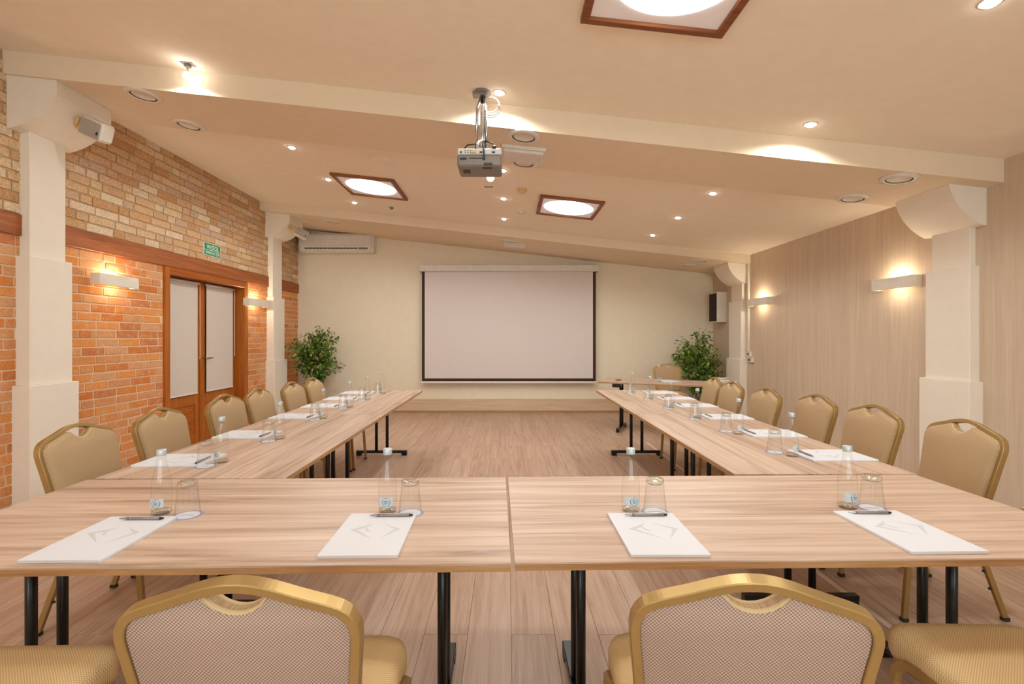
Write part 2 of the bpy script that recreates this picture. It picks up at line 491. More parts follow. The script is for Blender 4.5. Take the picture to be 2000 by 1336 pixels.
# pilasters with stepped shafts and coved capitals
def pilaster(idx, side, y0, y1, label, cap):
    W = XL if side < 0 else XR; s = 1 if side < 0 else -1
    pro = .08 if side < 0 else .045
    b = MB()
    zt = zc(W)-.12
    def bx(o, z0, z1):
        xa, xb = W - s*.02, W + s*(pro+o)
        b.box(min(xa, xb), max(xa, xb), y0-o, y1+o, z0, z1, .004)
    z1_, z2_ = ((1.99, .99) if side < 0 else (1.93, 1.01))
    bx(0, z1_, zt); bx(.03, z2_, z1_+.001); bx(.06, 0, z2_+.001)
    root = struct(b.build('trim_%d' % idx, 'pillar_paint'), label)
    near, far, cx, zb, ch_ = cap
    prof = [(0, zb), (.03, zb)]
    for i in range(11):
        a = R(24)+R(52)*i/10
        prof.append((.03+(cx-.03)*(sin(a)-sin(R(24)))/(sin(R(76))-sin(R(24))), zb+ch_*(cos(R(24))-cos(a))/(cos(R(24))-cos(R(76)))))
    hi = zc(W+s*cx)+.05
    prof.append((cx, hi)); prof.append((0, hi))
    m = MB()
    m.prism([(W+s*q[0], q[1]) for q in prof], lambda x, z: (x, near, z), lambda x, z: (x, far, z))
    m.build('capital', 'pillar_paint', root)
    return root
pilaster(5, -1, 3.80, 4.11, 'near left white pilaster with coved capital on the brick wall', (3.70, 4.21, .38, 2.945, .25))
pilaster(6, -1, 7.74, 8.06, 'far left white pilaster beside the wooden door', (7.66, 8.17, .38, 2.93, .25))
pilaster(7, 1, 3.90, 4.25, 'near right white pilaster with coved capital on the wallpaper', (3.81, 4.34, .29, 2.235, .31))
pilaster(8, 1, 7.68, 8.04, 'far right white pilaster next to the cable trunking', (7.62, 8.14, .29, 2.20, .28))

# ------------------------------------------------------------------ door
d = bpy.data.objects.new('door_1', None); C.objects.link(d); struct(d, 'brown wooden double door with white blinds in the brick wall')
fr = MB()
fx0, fx1 = XL-.16, XL+.025
fr.box(fx0, fx1, 5.39, 5.47, 0, 2.145, .004); fr.box(fx0, fx1, 7.03, 7.11, 0, 2.145, .004)
fr.build('door_frame', 'door_wood', d)
MB().box(fx0, fx1, 5.47, 7.03, 2.065, 2.145, .004).build('lintel', 'door_wood_y', d)
px_ = XL-.13
for k, (a, e) in enumerate(((5.475, 6.248), (6.252, 7.025))):
    lf = MB(); t0, t1 = px_-.045, px_
    lf.box(t0, t1, a, a+.095, .01, 2.062, .004); lf.box(t0, t1, e-.095, e, .01, 2.062, .004)
    for z0, z1 in ((.01, .15), (.52, .64), (1.95, 2.062)): lf.box(t0, t1, a+.095, e-.095, z0, z1)
    leaf = lf.build('door_leaf', 'door_wood', d)
    MB().box(t0+.01, t1-.012, a+.095, e-.095, .15, .52).box(t0+.01, t1-.002, a+.15, e-.15, .20, .47, .01).build('raised_panel', 'door_wood_y', leaf)
    MB().box(t0+.018, t1-.02, a+.095, e-.095, .64, 1.95).build('glass_pane', 'thin_glass', leaf)
    if k == 1:
        MB().box(t1, t1+.006, 6.28, 6.315, .94, 1.17, .002).build('handle_plate', 'brass', leaf)
        MB().tube([(t1, 6.297, 1.09), (t1+.05, 6.297, 1.09), (t1+.055, 6.31, 1.09), (t1+.055, 6.42, 1.09)], .008, 8).build('door_handle', 'brass', leaf)
    else:
        MB().box(t1, t1+.012, 6.222, 6.275, .01, 2.06, .003).build('cover_strip', 'door_wood', leaf)
struct(MB().box(px_-.3, px_-.2, 5.3, 7.2, 0, 2.2).build('wall_beyond', 'blind_cloth'), 'pale surface behind the door glass')
for k, (a, e, lb) in enumerate(((5.56, 6.165, 'white roller blind on the left door leaf, nearer the camera'), (6.345, 6.955, 'white roller blind on the right door leaf beside the handle'))):
    r = thing('roller_blind', lb, 'blind', (px_+.012, (a+e)/2, .65), 0, 'roller blinds on the double door'); L = (e-a)/2
    MB().box(.006, .0075, -L, L, .012, 1.375).build('blind_fabric', 'blind_cloth', r)
    MB().tube([(.012, -L-.02, 1.385), (.012, L+.02, 1.385)], .014, 12).build('roller_tube', 'white_plastic', r)
    MB().box(.002, .014, -L, L, 0, .018, .003).build('bottom_bar', 'white_plastic', r)
    MB().tube([(.02, L+.025, 1.38), (.02, L+.025, .45), (.02, L+.012, .435)], .004, 6).build('pull_chain', 'white_plastic', r)

# exit sign
sg = thing('exit_sign', 'green rectangular exit sign above the timber beam over the door', 'sign', (XL+.012, 6.265, 2.47))
MB().box(-.012, .004, -.175, .175, -.082, .082, .001).build('sign_border', 'sign_white', sg)
MB().box(0, .006, -.167, .167, -.074, .074, .001).build('sign_face', 'sign_green', sg)
MB().box(.0055, .0066, -.167, .167, -.012, -.006).build('divider_line', 'sign_white', sg)
def text_mesh(txt, name, size, mat, parent, loc, rot, width=None):
    cu = bpy.data.curves.new(name, 'FONT'); cu.body = txt; cu.size = size; cu.align_x = 'CENTER'; cu.extrude = .0006; cu.offset = size*.012
    o = bpy.data.objects.new(name, cu); C.objects.link(o)
    bpy.context.view_layer.update()
    me = bpy.data.meshes.new_from_object(o.evaluated_get(bpy.context.evaluated_depsgraph_get()))
    bpy.data.objects.remove(o); me.materials.clear(); me.materials.append(M[mat])
    xs = [v.co.x for v in me.vertices]
    k = width/(max(xs)-min(xs)) if width else 1
    for v in me.vertices: v.co.x *= k
    n = bpy.data.objects.new(name, me); C.objects.link(n); n.parent = parent; n.location = loc; n.rotation_euler = rot
    return n
text_mesh('WYJŚCIE', 'sign_word', .074, 'sign_white', sg, (.0068, 0, .004), (pi/2, 0, pi/2), .25)
text_mesh('EWAKUACYJNE', 'sign_word', .05, 'sign_white', sg, (.0068, 0, -.058), (pi/2, 0, pi/2), .29)

# ------------------------------------------------------------------ wall lamps
def sconce(side, y0, y1, z0, label):
    W = XL if side < 0 else XR; s = 1 if side < 0 else -1
    L = (y1-y0)/2
    r = thing('wall_lamp', label, 'lamp', (W+s*.001, (y0+y1)/2, z0), 0 if s > 0 else pi, 'white plaster wall lamps')
    b = MB()
    b.box(.085, .10, -L, L, 0, .105, .003); b.box(.012 if side < 0 else 0, .086, -L, -L+.012, 0, .105); b.box(.012 if side < 0 else 0, .086, L-.012, L, 0, .105)
    b.build('shade', 'sconce_plaster', r)
    MB().box(.012 if side < 0 else 0, .03, -L+.1, L-.1, .03, .075, .003).build('back_plate', 'white_plastic', r)
    MB().tube([(.055, -.05, .055), (.055, .05, .055)], .010, 10).build('light_tube', 'lamp_glow', r)
    lamp('lamp_light', 'POINT', r, (.055, 0, .062), SCONCE_W, AMBER, .02)
sconce(-1, 4.43, 4.90, 1.842, 'white box wall lamp on orange bricks between near pilaster and door')
sconce(-1, 7.00, 7.56, 1.815, 'white box wall lamp on bricks right of the wooden door')
sconce(1, 4.40, 4.88, 1.82, 'white box wall lamp glowing on wallpaper near the large right pilaster')
sconce(1, 6.85, 7.41, 1.82, 'white box wall lamp beside the cable trunking on the far wallpaper')

# ------------------------------------------------------------------ ceiling fixtures
def on_ceiling(name, label, cat, x, y, dz, group=None):
    o = thing(name, label, cat, (x, y, zc(x)+dz), 0, group); o.rotation_euler = (0, TILT, 0); return o
first = None
spots = []
for nx, x in (('left', -2.15), ('middle', -.04), ('right', 2.06)):
    for ny, y in (('nearest', 4.9), ('second', 5.9), ('farthest', 6.92)):
        spots.append((x, y, 0, 'small bright recessed spotlight, %s of three in the %s row' % (ny, nx)))
spots += [(-.055, 3.50, .08, 'bright spotlight in front of the beam beside the projector mount'),
          (2.15, 3.47, .08, 'bright spotlight in front of the beam on the right side'),
          (2.17, 2.20, .08, 'spotlight at the top right corner of the photo')]
for x, y in ((-.05, 2.2-.15), (-2.2, .6), (2.15, .6), (-2.2, -1.6), (2.15, -1.6)):  # extra spotlights out of view, added for fill light
    if (x, y) == (-.05, 2.05) or (x, y) == (-2.2, 1.9000000000000001): continue
    spots.append((x, y, .08, 'unseen recessed spotlight added as fill behind the camera, %s side, %s row' % ('left' if x < -1 else 'middle' if x < 1 else 'right', 'front' if y > 0 else 'rear')))
for x, y, dz, lb in spots:
    if first is None:
        r = on_ceiling('ceiling_spotlight', lb, 'spotlight', x, y, dz, 'recessed ceiling spotlights')
        MB().lathe([(.028, -.001), (.040, -.005), (.048, -.001), (.048, 0)], 20, cap0=False).build('trim_ring', 'white_plastic', r)
        MB().lathe([(.024, -.014), (.028, -.002)], 16).build('bulb', 'bulb', r)
        lamp('spot_light', 'SPOT', r, (0, 0, -.03), SPOT_W, WARM, .03, spot_size=R(160), spot_blend=.35)
        first = r
    else:
        r = dup(first, (x, y, zc(x)+dz), 0, lb)
# bare lamp hanging from a loose fitting at upper left
r = on_ceiling('ceiling_spotlight', 'spotlight hanging loose from its grey fitting at upper left', 'spotlight', -2.33, 3.58, .08)
MB().box(-.045, .045, -.03, .03, -.004, 0).box(-.02, .02, -.015, .015, -.03, -.004, .004).build('fitting', 'grey_plastic', r)
MB().tube([(0, 0, -.03), (.004, 0, -.06)], .008, 8).build('lamp_neck', 'chrome', r)
MB().lathe([(.006, -.06), (.022, -.075), (.026, -.09), (.018, -.105)], 16).build('bulb', 'bulb', r)
lamp('spot_light', 'SPOT', r, (0, 0, -.11), SPOT_W*.7, WARM, .03, spot_size=R(165), spot_blend=.35)

def vent(x, y, dz, label):
    return on_ceiling('ceiling_speaker', label, 'speaker', x, y, dz, 'round ceiling speakers')
first_v = None
for (x, y, dz, lb) in ((-2.81, 3.79, -.095, 'round ceiling speaker under the near beam, far left, closer one'), (-2.81, 4.33, -.095, 'round ceiling speaker under the near beam, far left, farther one'),
        (.131, 3.79, -.095, 'round ceiling speaker just right of the projector, before the light box'), (.15, 4.35, -.095, 'round ceiling speaker half hidden by the white emergency light'),
        (3.05, 3.81, -.095, 'round ceiling speaker nearest the right pilaster capital'), (3.07, 4.35, -.095, 'round ceiling speaker behind the one by the right capital'),
        (-2.76, 7.80, -.13, 'faint round ceiling speaker above the air conditioner'), (.02, 7.80, -.13, 'round ceiling speaker above the far emergency light'),
        (3.04, 7.70, -.13, 'small far round ceiling speaker near the right back corner'), (3.04, 8.22, -.13, 'farthest round ceiling speaker at the right back corner')):
    if first_v is None:
        first_v = vent(x, y, dz, lb)
        MB().lathe([(.088, -.012), (.098, -.016), (.125, -.008), (.130, 0)], 32, cap0=False).build('rim', 'white_plastic', first_v)
        MB().lathe([(.001, -.006), (.076, -.006), (.078, -.010), (.080, -.006)], 32, cap0=False, cap1=False).build('speaker_face', 'white_plastic', first_v)
        MB().lathe([(.079, -.004), (.090, -.004)], 32, cap0=False, cap1=False).build('shadow_gap', 'frame_wood', first_v)
    else:
        dup(first_v, (x, y, zc(x)+dz), 0, lb)

def tunnel(x0, x1, y0, y1, dz, label):
    cx, cy = (x0+x1)/2, (y0+y1)/2; wx, wy = (x1-x0)/2, (y1-y0)/2
    r = on_ceiling('light_panel', label, 'ceiling light', cx, cy, dz, 'wood framed round daylight panels')
    MB().box(-wx+.02, wx-.02, -wy+.02, wy-.02, -.012, 0).build('panel', 'diffuser', r)
    for (a, b_, c_, d_) in ((-wx, wx, -wy, -wy+.045), (-wx, wx, wy-.045, wy), (-wx, -wx+.045, -wy+.045, wy-.045), (wx-.045, wx, -wy+.045, wy-.045)):
        MB().box(a, b_, c_, d_, -.03, 0, .004).build('frame_bar', 'frame_wood', r)
    rr = min(wx, wy)*.80
    MB().lathe([(rr, -.016), (rr, -.010)], 48, smooth=False).build('daylight_disc', 'sun_tube', r)
tunnel(-2.03, -1.29, 5.60, 6.41, 0, 'wood framed round daylight panel on the left of the ceiling')
tunnel(.38, 1.12, 5.565, 6.37, 0, 'wood framed round daylight panel right of the middle spotlights')
tunnel(.39, 1.15, 1.78, 2.61, .08, 'largest wood framed daylight panel, cut off by the top edge')
tunnel(-2.0, -1.24, -.6, .23, .08, 'wood framed panel added as fill light above and behind the camera, left')  # this panel and the next are unseen, added to brighten the room
tunnel(.39, 1.15, -1.9, -1.07, .08, 'wood framed panel added as fill light behind the camera, right')

# emergency light boxes
for (x, y, dz, w_, l_, lb) in ((.14, 3.97, -.095, .18, .26, 'white rectangular emergency light box behind the projector'), (.125, 7.95, -.13, .19, .22, 'white rectangular light box on the far beam')):
    r = on_ceiling('emergency_light', lb, 'light box', x, y, dz, 'rectangular ceiling light boxes')
    MB().box(-w_, w_, 0, l_, -.03, 0, .003).build('housing', 'white_plastic', r)
    MB().box(-w_+.015, w_-.015, .01, l_-.01, -.055, -.028, .008).build('cover', 'screen_case', r)
# smoke detectors and small sensors
def det(x, y, rr, h, label, mat='white_plastic'):
    r = on_ceiling('smoke_detector', label, 'detector', x, y, 0)
    MB().lathe([(rr, 0), (rr, -h*.35), (rr*.85, -h*.45)], 24, cap0=False).build('detector_base', mat, r)
    MB().lathe([(rr*.7, -h*.4), (rr*.66, -h*.9), (rr*.4, -h)], 24, cap0=False).build('detector_head', mat, r)
det(.17, 5.45, .055, .05, 'cream smoke detector between the two spotlight columns', 'yellow_plastic')
det(.185, 6.45, .04, .03, 'small cream sensor behind the smoke detector')
det(-1.64, 6.97, .03, .03, 'small dark sensor right of the left spotlight row', 'grey_plastic')
r = on_ceiling('access_cover', 'flat round white cover left of the projector', 'cover', -1.26, 4.98, 0)
MB().lathe([(.125, 0), (.125, -.008), (.118, -.011), (.0, -.011)], 36, cap0=False, cap1=False).build('cover_disc', 'ceiling_paint', r)
r = on_ceiling('ceiling_globe', 'small pale glowing globe just below the projector outline', 'lamp', -.165, 5.05, 0)
MB().lathe([(.02, 0), (.03, -.01), (.042, -.03), (.042, -.05), (.028, -.072), (.004, -.082)], 20).build('globe', 'dim_globe', r)

# ------------------------------------------------------------------ projector on its mount
pr = thing('projector', 'grey ceiling projector with white port panel hung on a metal pole', 'projector', (-.19, 3.52, 2.55))
zt = zc(-.17)+.08-2.55
b = MB().box(-.155, .155, -.12, .12, 0, .085, .012); b.build('body', 'grey_plastic', pr)
MB().box(-.153, .153, -.1215, -.05, .083, .125, .006).build('port_panel', 'port_plate', pr)
MB().box(-.145, .148, -.06, .115, .118, .15, .006).build('top_cover', 'grey_plastic', pr)
MB().box(-.12, .125, -.02, .10, .15, .158).build('mount_plate', 'dark_plastic', pr)
for x0, x1, z0, z1 in ((-.135, -.09, .045, .06), (.03, .09, .008, .024), (-.07, .03, .054, .058), (.03, .09, .045, .049)):
    MB().box(x0, x1, -.124, -.118, z0, z1).build('vent_slot', 'dark_plastic', pr)
for i in range(6):
    MB().lathe([(.0045, 0), (.0045, .004)], 8).build('socket', 'dark_plastic', pr).location = (-.098+(i % 3)*.018, -.1215, .095+(i//3)*.013)
    pr.children[-1].rotation_euler = (pi/2, 0, 0)
for x0, x1 in ((.0, .022), (.085, .108), (-.135, -.122)):
    MB().box(x0, x1, -.124, -.12, .092, .103).build('port', 'dark_plastic', pr)
MB().box(-.05, -.022, -.132, -.12, .09, .11, .002).build('port', 'yellow_plastic', pr)
MB().box(.02, .085, -.10, -.07, -.003, .002).box(-.12, -.07, -.05, .02, -.003, .002).build('vent_slot', 'dark_plastic', pr)
MB().tube([(.02, 0, .155), (.02, 0, zt-.02)], .017, 12).build('pole', 'chrome', pr)
MB().tube([(-.03, -.012, .158), (-.022, -.012, zt-.12), (.01, -.01, zt-.03)], .010, 8).tube([(.045, -.012, .158), (.04, -.012, zt-.1)], .008, 8).build('side_rod', 'chrome', pr)
MB().box(-.055, .055, -.04, .04, zt-.03, zt-.012, .004).build('ceiling_plate', 'grey_plastic', pr)
MB().lathe([(.055, zt-.016), (.06, zt-.008), (.06, zt+.004)], 24, (.02, 0, 0)).build('ceiling_plate', 'grey_plastic', pr)
for r_, c_ in ((.055, 0), (.048, .012), (.062, -.008)):
    pts = [(.045+r_*1.1*sin(a)+.03, -.03, zt-.12+r_*1.15*cos(a)+c_) for a in [pi*2*i/16 - .6 for i in range(14)]]
    MB().tube(pts, .0042, 6).build('cable', 'cable_white', pr)
for k, (x0, x1, m) in enumerate(((0, -.02, 'cable_white'), (.012, -.01, 'cable_white'), (.02, .01, 'cable_white'), (.03, .012, 'grey_plastic'))):
    MB().tube([(x1, -.12+.015*k, .125), (x1+.002, -.10, .17), (x0, -.028, .22), (x0, -.03, .3), (x0+.006, -.03, zt-.1)], .0045, 6).build('cable', m, pr)
MB().tube([(.03, -.125, .07), (.032, -.14, .1), (.028, -.10, .16), (.02, -.03, .21)], .0042, 6).box(.022, .04, -.138, -.122, .045, .075, .003).build('cable', 'cable_black', pr)
MB().tube([(.10, -.10, .14), (.09, -.09, .17), (.05, -.06, .195), (.02, -.03, .205)], .0042, 6).box(.088, .115, -.125, -.085, .125, .145, .003).build('cable', 'cable_black', pr)
MB().tube([(-.11, -.04, .155), (-.09, -.05, .175), (-.04, -.04, .185), (0, -.02, .18)], .0045, 6).build('cable', 'cable_black', pr)

# ------------------------------------------------------------------ projection screen
s = thing('projection_screen', 'large white pull-down projection screen with dark border on the back wall', 'screen', (.035, 8.74, 0))
MB().box(-1.59, 1.59, -.05, .11, 2.525, 2.645, .012).build('housing', 'screen_case', s)
for x in (-1.60, 1.58): MB().box(x, x+.02, -.055, .11, 2.52, 2.65, .004).build('end_cap', 'white_plastic', s)
MB().box(-1.50, 1.50, 0, .002, .62, 2.53).build('screen_cloth', 'screen_cloth', s)
for x0, x1, z0, z1 in ((-1.55, -1.50, .57, 2.53), (1.50, 1.55, .57, 2.53), (-1.50, 1.50, .57, .62)):
    MB().box(x0, x1, 0, .002, z0, z1).build('border', 'screen_border', s)
MB().box(-1.57, 1.57, -.01, .012, .535, .57, .004).build('bottom_bar', 'white_plastic', s)

# air conditioner
a = thing('air_conditioner', 'long cream air conditioner under the ceiling in the left back corner', 'air conditioner', (-3.0, 8.86, 2.855))
prof = [(0, .0), (-.15, 0), (-.20, .04), (-.215, .10), (-.215, .30), (-.19, .335), (0, .335)]
MB().prism(prof, lambda y, z: (-.66, y, z), lambda y, z: (.60, y, z)).build('body', 'white_plastic', a)
MB().box(-.665, .605, -.223, -.214, .115, .30, .003).build('front_panel', 'screen_case', a)
MB().box(-.58, .36, -.222, -.205, .062, .078).build('air_slot', 'dark_plastic', a)
for i in range(14): MB().box(-.57+i*.067, -.565+i*.067, -.224, -.21, .060, .080).build('louver', 'white_plastic', a)
MB().box(.38, .54, -.222, -.205, .055, .082, .002).build('display', 'grey_plastic', a)
MB().box(.60, .64, -.20, 0, .0, .335, .004).build('side_cap', 'white_plastic', a)

# wall speaker boxes
sp = thing('wall_speaker', 'cream box speaker with dark grille on the right wall by the back corner', 'speaker', (3.73, 8.46, 1.61))
MB().box(-.17, 0, -.16, .16, 0, .515, .006).build('cabinet', 'white_plastic', sp)
MB().box(-.178, -.168, -.145, .145, .02, .495, .003).build('grille', 'black_grille', sp)
def cornerspk(loc, rz, rx, label, sc=1):
    r = thing('bracket_speaker', label, 'speaker', loc, rz, 'small speakers on the left capitals'); r.rotation_euler = (rx, 0, rz); r.scale = (sc,)*3
    MB().box(-.11, .11, -.06, .06, -.075, .075, .02).build('cabinet', 'white_plastic', r)
    MB().box(-.095, .10, -.066, -.058, -.062, .062, .004).build('grille', 'grille_grey', r)
    MB().box(.07, .088, -.069, -.064, -.03, -.005, .001).build('badge', 'dark_plastic', r)
    MB().box(-.17, -.10, -.05, .05, -.05, .055, .012).tube([(-.16, 0, 0), (-.2, .03, .0)], .02, 10).tube([(-.14, -.055, -.03), (-.12, -.06, .04)], .012, 8).build('bracket', 'yellow_plastic', r)
cornerspk((-3.31, 3.96, 3.035), .28, 0, 'white speaker on yellowed bracket at the near left capital')
list_ = [o for o in C.objects if o.name.startswith('bracket_speaker')]
list_[0].rotation_euler = (.15, .42, -.12)
cornerspk((-3.28, 7.80, 3.01), .5, 0, 'small white speaker on the far left capital above the door lamp', .95)
[o for o in C.objects if o.name == 'bracket_speaker.001'][0].rotation_euler = (0, .45, .55)

# cable trunking and sockets
tr = thing('cable_trunking', 'white vertical cable trunking on the right wall by the far pilaster', 'trunking', (3.73, 7.55, 1.14))
MB().box(-.022, 0, -.028, .028, 0, 1.50, .003).build('channel', 'white_plastic', tr)
sk = thing('wall_socket', 'upper white wall socket at the foot of the trunking', 'socket', (3.73, 7.50, 1.06), 0, 'sockets below the trunking')
MB().box(-.04, 0, -.05, .06, 0, .078, .005).build('socket_box', 'white_plastic', sk)
MB().box(-.044, -.039, -.025, .03, .02, .058, .004).build('socket_face', 'grey_plastic', sk)
dup(sk, (3.73, 7.46, .975), 0, 'lower wider white wall socket under the trunking')
[o for o in C.objects if o.name == 'wall_socket.001'][0].scale = (1, 1.5, 1)
fs = tag(MB().box(-.016, .016, 0, 4.1, 0, .006, .002).build('cable_cover', 'strip_beige', None, (1.803, 2.2, 0)), 'pale flat cable cover strip on the floor under the right tables', 'cable cover')

# ------------------------------------------------------------------ ficus trees
def ficus(x, y, zlo, zhi, rad, label, seed, low=0):
    random.seed(seed)
    r = thing('potted_ficus', label, 'plant', (x, y, 0), 0, 'ficus trees by the back wall')
    MB().lathe([(.12, 0), (.15, .03), (.17, .26), (.175, .28), (.16, .28), (.155, .25)], 24).build('pot', 'pot', r)
    tk = MB(); tips = []
    for k in range(3):
        ph = k*2.1; tk.tube([(.03*cos(ph+z*3), .03*sin(ph+z*3), z) for z in [.24+i*.09 for i in range(10)]], .013, 6)
    tk.build('trunk', 'bark', r)
    br = MB()
    for i in range(60):
        a = random.uniform(0, 2*pi); z0 = random.uniform(.55 if not low else .4, 1.1)
        zz = random.uniform(zlo, zhi); m = 1-abs((zz-(zlo+zhi)*.52)/((zhi-zlo)*.56))**2.2
        rr = rad*max(.25, m)*random.uniform(.45, .95)
        p0 = Vector((0, 0, z0)); p2 = Vector((rr*cos(a), rr*sin(a)*.8, zz)); p1 = (p0+p2)/2+Vector((0, 0, .06))
        br.tube([p0, p1, p2], .004, 4); tips.append((p0, p1, p2))
    br.build('branches', 'bark', r)
    lv = MB()
    for i in range(2500):
        p0, p1, p2 = random.choice(tips); t_ = random.uniform(.35, 1.08)
        p = (p0*(1-t_)+p2*t_) + Vector((random.gauss(0, .035), random.gauss(0, .035), random.gauss(0, .04)))
        L = random.uniform(.05, .09); wd = L*.27
        d_ = Vector((random.gauss(0, 1)+p.x*1.5, random.gauss(0, 1)+p.y*1.5, random.gauss(-.7, .6))).normalized()
        sd = d_.cross(Vector((random.gauss(0, .4), random.gauss(0, .4), 1))).normalized(); nrm = sd.cross(d_)
        vs = [p, p+d_*L*.45+sd*wd+nrm*.004, p+d_*L, p+d_*L*.45-sd*wd+nrm*.004, p+d_*L*.45-nrm*.004]
        lv.add(vs, [(0, 1, 4), (1, 2, 4), (2, 3, 4), (3, 0, 4)])
    lo = lv.build('leaves', 'leaf', r); lo['kind'] = 'stuff'
ficus(-3.22, 8.30, .55, 1.48, .47, 'bushy green ficus in the left back corner behind the chairs', 3)
ficus(3.24, 8.32, .40, 1.42, .46, 'darker bushy green ficus in the right back corner behind the side table', 5, 1)
random.seed(11)

# ------------------------------------------------------------------ tables
TZ = .725
def folding_table(L, W, label, loc, rz, legs, group='folding conference tables', wood_='table_oak_x', feet=.29):
    """local: length along x from 0..L, width along y 0..W"""
    r = thing('folding_table', label, 'table', loc, rz, group)
    MB().box(0, L, 0, W, -.006+TZ, TZ, .0008).build('tabletop', wood_, r)
    MB().box(.001, L-.001, .001, W-.001, TZ-.024, TZ-.006).build('edge_band', 'table_edge', r)
    for lx in legs:
        cy = W/2
        for dy in (-.062, .062):
            MB().tube([(lx, cy+dy, .05), (lx, cy+dy, TZ-.024)], .0175, 14).build('leg', 'black_metal', r)
        ft = MB().tube([(lx, cy-feet, .042), (lx, cy+feet, .042)], .0, 4, ref=(0, 0, 1), square=(.014, .02)).build('foot', 'black_metal', r)
        for e in (-1, 1):
            MB().box(lx-.021, lx+.021, cy+e*(feet-.03)-.03, cy+e*(feet-.03)+.03, 0, .03, .003).build('foot_pad', 'black_metal', ft)
        MB().box(lx-.02, lx+.02, cy-.26, cy+.26, TZ-.05, TZ-.024, .002).build('top_bracket', 'black_metal', r)
    return r
rz = .021
Lf = 1.885
folding_table(Lf, .852, 'front left table, oak top with black T-legs, nearest the camera', (.012-Lf*cos(rz), 1.392-Lf*sin(rz), 0), rz, (.21, 1.650))
folding_table(1.9, .852, 'front right table, oak top with black T-legs, nearest the camera', (.022, 1.396, 0), rz, (.252, 1.615))
ty = 'table_oak_x'
# side rows: length runs along +Y (rotate +90 deg): local x->Y, local y->-X
folding_table(1.815, .862, 'left row table nearer the camera, along the brick wall', (-1.011, 2.2295, 0), pi/2, (.2, 1.545))
folding_table(1.82, .862, 'left row table farther from the camera, ending near the screen', (-1.011, 4.049, 0), pi/2, (.19, 1.60))
folding_table(1.785, .852, 'right row table nearer the camera, along the wallpaper wall', (1.92, 2.298, 0), pi/2, (.2, 1.475))
folding_table(1.80, .852, 'right row table farther from the camera, near the back table', (1.92, 4.087, 0), pi/2, (.16, 1.56))
ang = math.atan2(-.70, 1.55)
bt = folding_table(1.70, .75, 'slanted table at the right back with one chair behind it', (1.30, 7.0, 0), ang, (.26, 1.44))
MB().tube([(.26, .33, TZ-.05), (.62, .36, TZ-.03)], .008, 6).box(.2, .32, .02, .12, TZ-.075, TZ-.024, .004).build('folding_brace', 'black_metal', bt)
MB().lathe([(.045, TZ-.001), (.045, TZ+.006), (.036, TZ+.009)], 20, (.23, .3, 0)).build('cable_grommet', 'dark_plastic', bt)
folding_table(.62, .80, 'corner of an extra oak table cut off at the right edge', (1.945, 1.055, 0), rz*0, (.34,))

# ------------------------------------------------------------------ chairs
def back_y(z, n=0): return -.185-(z-.47)*.226+n
def outline(inset=0.0, half=False):
    pts = [(.186, .44), (.196, .55), (.207, .66), (.217, .76), (.221, .80), (.2215, .825), (.215, .850), (.198, .872), (.172, .885), (.145, .894), (.11, .9055), (.075, .918), (.045, .9265), (.018, .931), (0, .9315)]
    sm = [pts[0]]
    for i in range(len(pts)-1):
        p0, p1, p2 = pts[max(i-1, 0)], pts[i], pts[i+1]
        p3 = pts[i+2] if i+2 < len(pts) else (-pts[-2][0], pts[-2][1])
        ns = 1 if i < 3 else 3
        for k in range(1, ns+1):
            t_ = k/ns
            sm.append(tuple(.5*((2*b)+(c-a)*t_+(2*a-5*b+4*c-d)*t_**2+(3*b-a-3*c+d)*t_**3) for a, b, c, d in zip(p0, p1, p2, p3)))
    pts = sm
    full = pts+[(-x, z) for x, z in reversed(pts[:-1])]
    out = []
    for i, (x, z) in enumerate(full):
        a = full[max(i-1, 0)]; b_ = full[min(i+1, len(full)-1)]
        tx, tz = b_[0]-a[0], b_[1]-a[1]; l = math.hypot(tx, tz); nx, nz = -tz/l, tx/l     # points inward
        out.append((x+nx*inset, z+nz*inset))
    return out
def cushion_outline(inset):
    o = outline(.017+inset)
    res = []
    hw = .062
    right = [p for p in o if p[0] > hw-inset*.3]; left = [p for p in o if p[0] < -hw+inset*.3]
    zt = .931-.017-inset
    notch = []
    for i in range(0, 9):
        t_ = i/8; x = (hw-inset*.3-.002)*(1-2*t_)
        e = 1-(2*t_-1)**2
        zz = .905-.017+.013-inset*1.0 - .036*e**.8
        notch.append((x, zz))
    res = right+notch+left
    zb = .50+inset
    res = [(x, max(z, zb)) for x, z in res]
    return res
